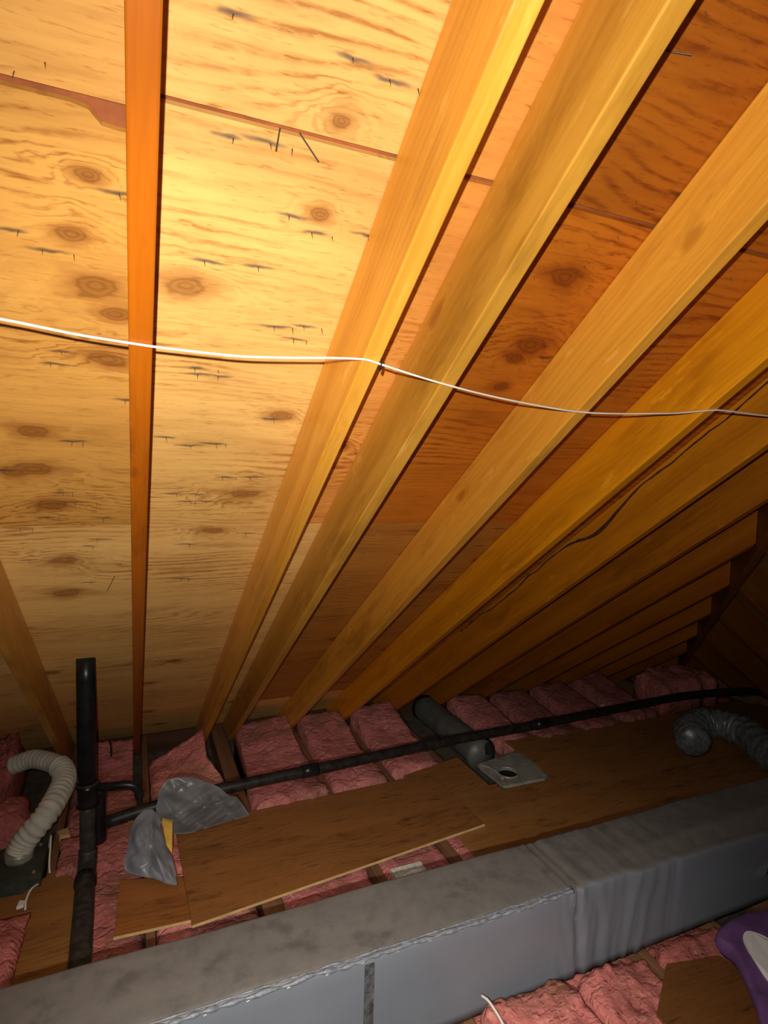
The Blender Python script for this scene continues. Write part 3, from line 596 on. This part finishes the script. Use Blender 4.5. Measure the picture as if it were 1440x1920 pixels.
# long drain pipe running right
dp = [(-0.13, 3.03, 0.17), (0.111, 3.03, 0.205), (0.43, 3.04, 0.226), (1.08, 3.08, 0.222), (1.85, 3.16, 0.202), (2.49, 3.18, 0.194), (3.50, 3.20, 0.2), (4.10, 3.21, 0.195), (4.75, 3.16, 0.165), (5.0, 3.15, 0.09)]
P2 = empty('drain_pipe', (2.0, 3.1, 0.1), 'long black drain pipe running right from the vent stack above the boards', 'pipe')
pp = smoothpath(dp, 8); v, f = tube(pp, 0.030, 16); mk('pipe_run', v, f, M['pipe'], P2, smooth=True)
for a in (0.93, 2.55):
    i = min(range(len(pp)), key=lambda k: abs(pp[k].x - a)); q = pp[i]; d = (pp[i + 1] - pp[i - 1]).normalized()
    v, f = tube(lin(q - d * 0.05, q + d * 0.05, 2), 0.0355, 16); mk('pipe_coupling', v, f, M['black'], P2, smooth=True)
v, f = box(-0.035, 0.035, 3.0, 3.06, 0.0, 0.168); o = mk('support_block', v, f, M['joist'], P2); o['label'] = 'wooden block under the drain pipe'

# ------------------------------------------------------------------ grey round duct and metal flange plate
P = empty('round_duct', (2.13, 3.5, -0.03), 'dull grey round exhaust duct in a joist bay behind the metal flange plate', 'duct')
v, f = tube(lin((2.122, 4.04, 0.052), (2.122, 3.175, 0.052), 12), 0.097, 28, lambda i, a: 1.03 if i % 6 == 0 else 1.0); mk('duct_pipe', v, f, M['greyduct'], P, smooth=True)
v, f = tube(smoothpath([(2.14, 3.25, 0.10), (2.16, 3.21, 0.115), (2.175, 3.185, 0.10), (2.18, 3.175, 0.06)], 4), 0.036, 20); mk('end_elbow', v, f, M['dark'], P, smooth=True)
P = empty('flange_plate', (2.21, 2.97, 0.014), 'square metal flange plate with a round hole, set in the notch of the plywood board', 'fan housing')
qd = [Vector((2.03, 3.10, 0.045)), Vector((2.039, 2.812, 0.045)), Vector((2.372, 2.802, 0.045)), Vector((2.408, 3.155, 0.045))]
hc, hr = Vector((2.155, 2.935, 0.045)), 0.064; v, f = [], []; n = 40
for lvl in range(3):
    for k in range(n):
        an = 2 * math.pi * k / n; d = Vector((math.cos(an), math.sin(an), 0))
        if lvl == 0:
            best = 9
            for i in range(4):
                a, b = qd[i], qd[(i + 1) % 4]; e = b - a; den = d.x * e.y - d.y * e.x
                if abs(den) > 1e-9:
                    w = a - hc; t = (w.x * e.y - w.y * e.x) / den; s_ = (w.x * d.y - w.y * d.x) / den
                    if t > 0 and -1e-6 <= s_ <= 1 + 1e-6: best = min(best, t)
            v.append(hc + d * best)
        elif lvl == 1: v.append(hc + d * hr)
        else: v.append(hc + d * hr + Vector((0, 0, -0.03)))
for lvl in range(2):
    for k in range(n): f.append([lvl * n + k, lvl * n + (k + 1) % n, (lvl + 1) * n + (k + 1) % n, (lvl + 1) * n + k])
k0 = len(v)
for k in range(n): p = v[k]; v.append(p + Vector((0, 0, -0.018)))
for k in range(n): f.append([k, (k + 1) % n, k0 + (k + 1) % n, k0 + k])
for q in qd: v.append(q)
mk('plate', v, f, M['galv'], P)
v, f = tube([hc + Vector((math.cos(a) * hr, math.sin(a) * hr, 0.002)) for a in [2 * math.pi * k / 40 for k in range(41)]], 0.0055, 8); mk('hole_rim', v, f, M['galv'], P, smooth=True)
v, f = tube([(hc.x, hc.y, 0.03), (hc.x, hc.y, -0.05)], hr - 0.002, 24); mk('hole_recess', v, f, M['dark'], P)
v, f = box(2.045, 2.36, 2.83, 3.08, 0.0145, 0.0265); mk('plate_base', v, f, M['dark'], P)
for a, b in ((2.06, 2.84), (2.35, 2.83), (2.37, 3.12), (2.06, 3.07)):
    v, f = tube([(a, b, 0.044), (a, b, 0.048)], 0.006, 10); mk('screw', v, f, M['galv'], P)
v, f = tube(smoothpath([(2.035, 3.09, 0.05), (2.075, 3.00, 0.056), (2.082, 2.94, 0.056), (2.075, 2.87, 0.05)], 4), 0.006, 8); mk('raised_rib', v, f, M['galv'], P, smooth=True)

# ------------------------------------------------------------------ silver flexible duct at the right
fp = smoothpath([(3.50, 2.68, 0.13), (3.56, 2.76, 0.132), (3.66, 2.845, 0.135), (3.83, 2.88, 0.14), (3.95, 2.80, 0.14), (3.96, 2.62, 0.14), (3.80, 2.36, 0.14), (3.7, 2.1, 0.2), (3.68, 1.96, 0.24)], 14)
v, f = tube(fp, 0.105, 24, lambda i, a: (0.82 if i < 2 else 1) * (1 + 0.045 * math.sin(i * 1.35) + 0.10 * nz(i * 0.11, math.cos(a), math.sin(a), 1.8, 3)))
P = empty('flexible_duct', (3.75, 2.6, 0.0), 'silver-grey flexible duct curving across the boards at the right edge', 'duct')
mk('duct_sleeve', v, f, M['flex'], P, smooth=True)
v, f = prism([(4.12, 3.18, 0.014), (4.26, 3.16, 0.014), (4.16, 3.22, 0.014)], (0, 0, 0.06)); tag(mk('foam_scrap', v, f, M['offwhite']), 'small pale scrap behind the silver flexible duct', 'scrap')

# ------------------------------------------------------------------ white ribbed hose and green box at the left
hp = smoothpath([(-0.50, 3.035, 0.10), (-0.475, 3.045, 0.15), (-0.391, 3.06, 0.245), (-0.352, 3.18, 0.275), (-0.338, 3.30, 0.285), (-0.362, 3.41, 0.30), (-0.437, 3.513, 0.30), (-0.523, 3.596, 0.29), (-0.62, 3.64, 0.25)], 16)
P = empty('ribbed_hose', (-0.44, 3.3, 0.1), 'white ribbed plastic hose bending from the pink heap down to the green box', 'hose')
v, f = tube(hp, 0.054, 20, lambda i, a: 1 + 0.085 * math.sin(i * 1.62) if i < 86 else 0.9 + 0.03 * math.sin(i * 1.6)); mk('hose_body', v, f, M['hose'], P, smooth=True)
v, f = tube(lin(hp[0] + Vector((0, 0, -0.03)), hp[3], 3), 0.060, 20); o = mk('hose_clamp', v, f, M['galv'], P, smooth=True)
P = empty('fan_box', (-0.485, 3.02, -0.13), 'green-grey metal fan box under the end of the white ribbed hose', 'fan housing')
v, f = box(-0.592, -0.392, 2.885, 3.14, -0.13, 0.075); bevel(mk('housing', v, f, M['green'], P), 0.006, 2)
v, f = box(-0.594, -0.390, 2.880, 2.8845, 0.055, 0.079); mk('front_lip', v, f, M['green'], P)
for a, b in ((-0.57, 2.90), (-0.42, 2.90), (-0.42, 3.11)):
    v, f = tube([(a, b, 0.074), (a, b, 0.081)], 0.007, 8); mk('screw', v, f, M['galv'], P)
for lab, pts in (('white wire end curving beside the green metal box', [(-0.392, 3.16, 0.02), (-0.380, 3.13, 0.10), (-0.375, 3.08, 0.09), (-0.372, 3.0, 0.04), (-0.365, 2.96, 0.018)]), ('short white wire end on the left plywood scrap below the green box', [(-0.40, 2.88, 0.03), (-0.42, 2.83, 0.045), (-0.432, 2.78, 0.035), (-0.43, 2.74, 0.017)]),
                 ('short white cable end sticking out between pink batt and duct', [(1.10, 1.60, 0.10), (1.105, 1.56, 0.11), (1.115, 1.50, 0.09), (1.11, 1.44, 0.07)])):
    v, f = tube(smoothpath(pts, 5), 0.0045, 8); tag(mk('wire_end', v, f, M['cable'], smooth=True), lab, 'wire', 'loose white wire ends')
v, f = prism([(-0.372, 3.276, 0.0), (-0.353, 3.225, 0.0), (-0.305, 3.218, 0.0), (-0.32, 3.29, 0.0)], (0, 0, 0.035)); tag(bevel(mk('wood_block', v, f, M['palewood'])), 'small pale wood block left of the vent stack', 'block')
v, f = prism([(-0.46, 2.80, 0.014), (-0.435, 2.79, 0.014), (-0.44, 2.765, 0.014), (-0.465, 2.76, 0.014)], (0, 0, 0.012)); tag(mk('paper_scrap', v, f, M['white']), 'tiny white paper scrap on the left plywood scrap', 'scrap')

# ------------------------------------------------------------------ grey plastic bags
def crumpled(outline, thick, seed, nrm, fold=0.02, rings=22, n=96):
    P_ = [Vector(p) for p in outline]; L = [0.0]
    m = len(P_); per = [(P_[(i + 1) % m] - P_[i]).length for i in range(m)]; tot = sum(per); out = []
    for k in range(n):
        s = tot * k / n; i = 0
        while s > per[i]: s -= per[i]; i += 1
        out.append(P_[i].lerp(P_[(i + 1) % m], s / per[i]))
    out = [(out[k - 1] + 6 * out[k] + out[(k + 1) % n]) / 8 for k in range(n)]
    c = sum(out, Vector()) / n; nrm = Vector(nrm).normalized(); v, f = [], []
    for side in (1, -1):
        for r in range(rings if side == 1 else rings):
            q = 1 - r / rings
            for p in out:
                w = c.lerp(p, q); an = math.atan2((p - c).z, (p - c).x)
                bul = thick * (1 - q ** 1.4) * (1 if side == 1 else 0.6)
                fo = fold * (1 - q ** 6) * (0.9 - 2.2 * abs(nz(w.x * 7 + w.z * 3.5 + seed, w.y * 3, w.z * 2.0, 1.4, 2)) - 0.8 * abs(nz(w.x * 5 - w.z * 9, seed, w.z * 3, 1.8, 2)))
                v.append(w + nrm * side * (bul + fo))
        v.append(c + nrm * side * thick * (1 if side == 1 else .6))
    tot_ = rings * n + 1
    for s_ in (0, 1):
        b = s_ * tot_
        for r in range(rings - 1):
            for k in range(n): f.append([b + r * n + k, b + r * n + (k + 1) % n, b + (r + 1) * n + (k + 1) % n, b + (r + 1) * n + k])
        for k in range(n): f.append([b + (rings - 1) * n + k, b + (rings - 1) * n + (k + 1) % n, b + rings * n])
    for k in range(n): f.append([k, (k + 1) % n, tot_ + (k + 1) % n, tot_ + k])
    return v, f
b1 = [(0.183, 2.95, 0.376), (0.14, 2.955, 0.372), (0.108, 2.95, 0.33), (0.10, 2.96, 0.27), (0.085, 2.95, 0.20), (0.12, 2.97, 0.14), (0.16, 2.98, 0.075), (0.225, 3.00, 0.048), (0.29, 3.0, 0.045), (0.37, 3.01, 0.052), (0.46, 3.03, 0.048), (0.565, 3.04, 0.05), (0.52, 3.0, 0.14), (0.485, 2.98, 0.20), (0.44, 2.95, 0.232), (0.40, 2.95, 0.28), (0.35, 2.95, 0.315), (0.26, 2.95, 0.365)]
v, f = crumpled(b1, 0.045, 4.4, (0.1, -0.85, 0.5), 0.03); o = mk('plastic_bag', v, f, M['bag'], smooth=True); o.color = (.9, .88, .85, 1); tag(o, 'grey plastic bag draped over the drain pipe, wider of the two', 'bag', 'grey plastic bags')
b2 = [(0.038, 2.945, 0.245), (0.075, 2.93, 0.25), (0.108, 2.93, 0.20), (0.112, 2.88, 0.17), (0.135, 2.83, 0.11), (0.158, 2.77, 0.08), (0.17, 2.70, 0.06), (0.172, 2.62, 0.045), (0.12, 2.66, 0.045), (0.068, 2.72, 0.04), (0.0, 2.77, 0.04), (-0.052, 2.815, 0.045), (-0.04, 2.85, 0.11), (-0.022, 2.89, 0.185), (0.0, 2.92, 0.225)]
v, f = crumpled(b2, 0.03, 9.1, (-0.1, -0.6, 0.8), 0.032); o = mk('plastic_bag', v, f, M['bag'], smooth=True); o.color = (1.15, 1.15, 1.2, 1); tag(o, 'grey plastic bag hanging down in folds onto the small plywood scrap', 'bag', 'grey plastic bags')
v, f = prism([(0.118, 2.90, 0.20), (0.165, 2.92, 0.165), (0.16, 2.84, 0.06), (0.135, 2.85, 0.10)], (0.004, 0.02, 0.0)); tag(mk('card_scrap', v, f, M['yellow']), 'bit of yellow card showing between the two grey bags', 'card')

# ------------------------------------------------------------------ junction plate beside the duct
P = empty('junction_box', (1.205, 2.39, 0.0), 'small pale metal junction box cover between the long board and the grey duct', 'junction box')
v, f = box(1.125, 1.285, 2.32, 2.43, -0.05, 0.008); bevel(mk('cover', v, f, M['offwhite'], P), .003, 2)
v, f = tube(smoothpath([(1.165, 2.365, 0.006), (1.21, 2.378, 0.010), (1.24, 2.372, 0.011), (1.275, 2.385, 0.006)], 4), 0.005, 8); mk('wire_clip', v, f, M['cable'], P, smooth=True)

# ------------------------------------------------------------------ purple bag at the lower right
P = empty('purple_bag', (2.2, 1.25, 0.03), 'purple plastic bag with a white printed oval, at the lower right', 'bag')
pb = [(2.10, 1.475), (2.09, 1.40), (2.03, 1.30), (1.965, 1.22), (1.86, 1.10), (1.84, 0.95), (2.2, 0.85), (2.62, 0.95), (2.72, 1.25), (2.66, 1.44), (2.40, 1.50), (2.22, 1.505)]
def pbz(x, y): return 0.115 + 0.05 * (x - 2.05) + 0.03 * nz(x, y, 2.2, 4.0, 4)
ring = [Vector((x, y, 0)) for x, y in pb]; n = 60; m = len(ring); out = []
for k in range(n):
    s = k / n * m; i = int(s); a, b, c_, d_ = ring[i - 1], ring[i % m], ring[(i + 1) % m], ring[(i + 2) % m]; t = s - i
    out.append(0.5 * (2 * b + (c_ - a) * t + (2 * a - 5 * b + 4 * c_ - d_) * t * t + (3 * b - 3 * c_ + d_ - a) * t ** 3))
cc = Vector((2.25, 1.2, 0)); v, f = [], []; prof = [(0.93, 0.05), (0.985, 0.35), (1.0, 0.6), (0.985, 0.85), (0.955, 0.97), (0.9, 1.0), (0.8, 1.0), (0.65, 1.0), (0.5, 1.0), (0.35, 1.0), (0.2, 1.0)]
for (q, hh) in prof:
    for p in out:
        w = cc.lerp(p, q); v.append((w.x, w.y, 0.05 + (pbz(w.x, w.y) - 0.05) * hh))
v.append((cc.x, cc.y, pbz(cc.x, cc.y))); L_ = len(prof)
for r in range(L_ - 1):
    for k in range(n): f.append([r * n + k, r * n + (k + 1) % n, (r + 1) * n + (k + 1) % n, (r + 1) * n + k])
for k in range(n): f.append([(L_ - 1) * n + k, (L_ - 1) * n + (k + 1) % n, L_ * n])
f.append(list(range(n)))
mk('bag_body', v, f, M['purple'], P, smooth=True)
ov = []; o0, a1, a2 = Vector((2.325, 1.318)), Vector((0.125, 0.105)), Vector((0.045, -0.05))
A = Vector((2.222, 1.430)); Bv = Vector((2.135, 1.03)); dvec = Bv - A; side = Vector((dvec.y, -dvec.x)).normalized()
v, f = [], []; n = 40
for lvl in (0, 1):
    for k in range(n):
        an = 2 * math.pi * k / n; t = 0.5 - 0.5 * math.cos(an); wd = 0.088 * math.sin(an)
        q = A + dvec * t + side * wd; v.append((q.x, q.y, pbz(q.x, q.y) + (0.0055 if lvl == 0 else -0.002)))
f = [list(range(n)), list(range(n, 2 * n))[::-1]] + [[k, (k + 1) % n, n + (k + 1) % n, n + k] for k in range(n)]
o = mk('printed_mark', v, f, M['white'], P); o['label'] = 'white printed oval on the purple bag'
v, f = tube(smoothpath([(-0.195, 3.95, 0.175), (-0.175, 3.95, 0.19), (-0.150, 3.95, 0.175), (-0.142, 3.95, 0.13), (-0.142, 3.95, 0.04)], 5), 0.006, 8); tag(mk('wire_loop', v, f, M['pipe'], smooth=True), 'thin dark bent wire sticking up right behind the vent stack', 'wire')
# pale bits lying on the insulation
for lab, (x, y, z), s in (('small pale chip on the dim batts right of the round duct', (3.42, 3.47, 0.10), 0.03),):
    v, f = prism([(x, y, z), (x + s, y - .01, z), (x + s * 1.4, y + s * .5, z), (x + .01, y + s, z)], (0, 0, 0.012)); tag(mk('wood_chip', v, f, M['palewood']), lab, 'chip')
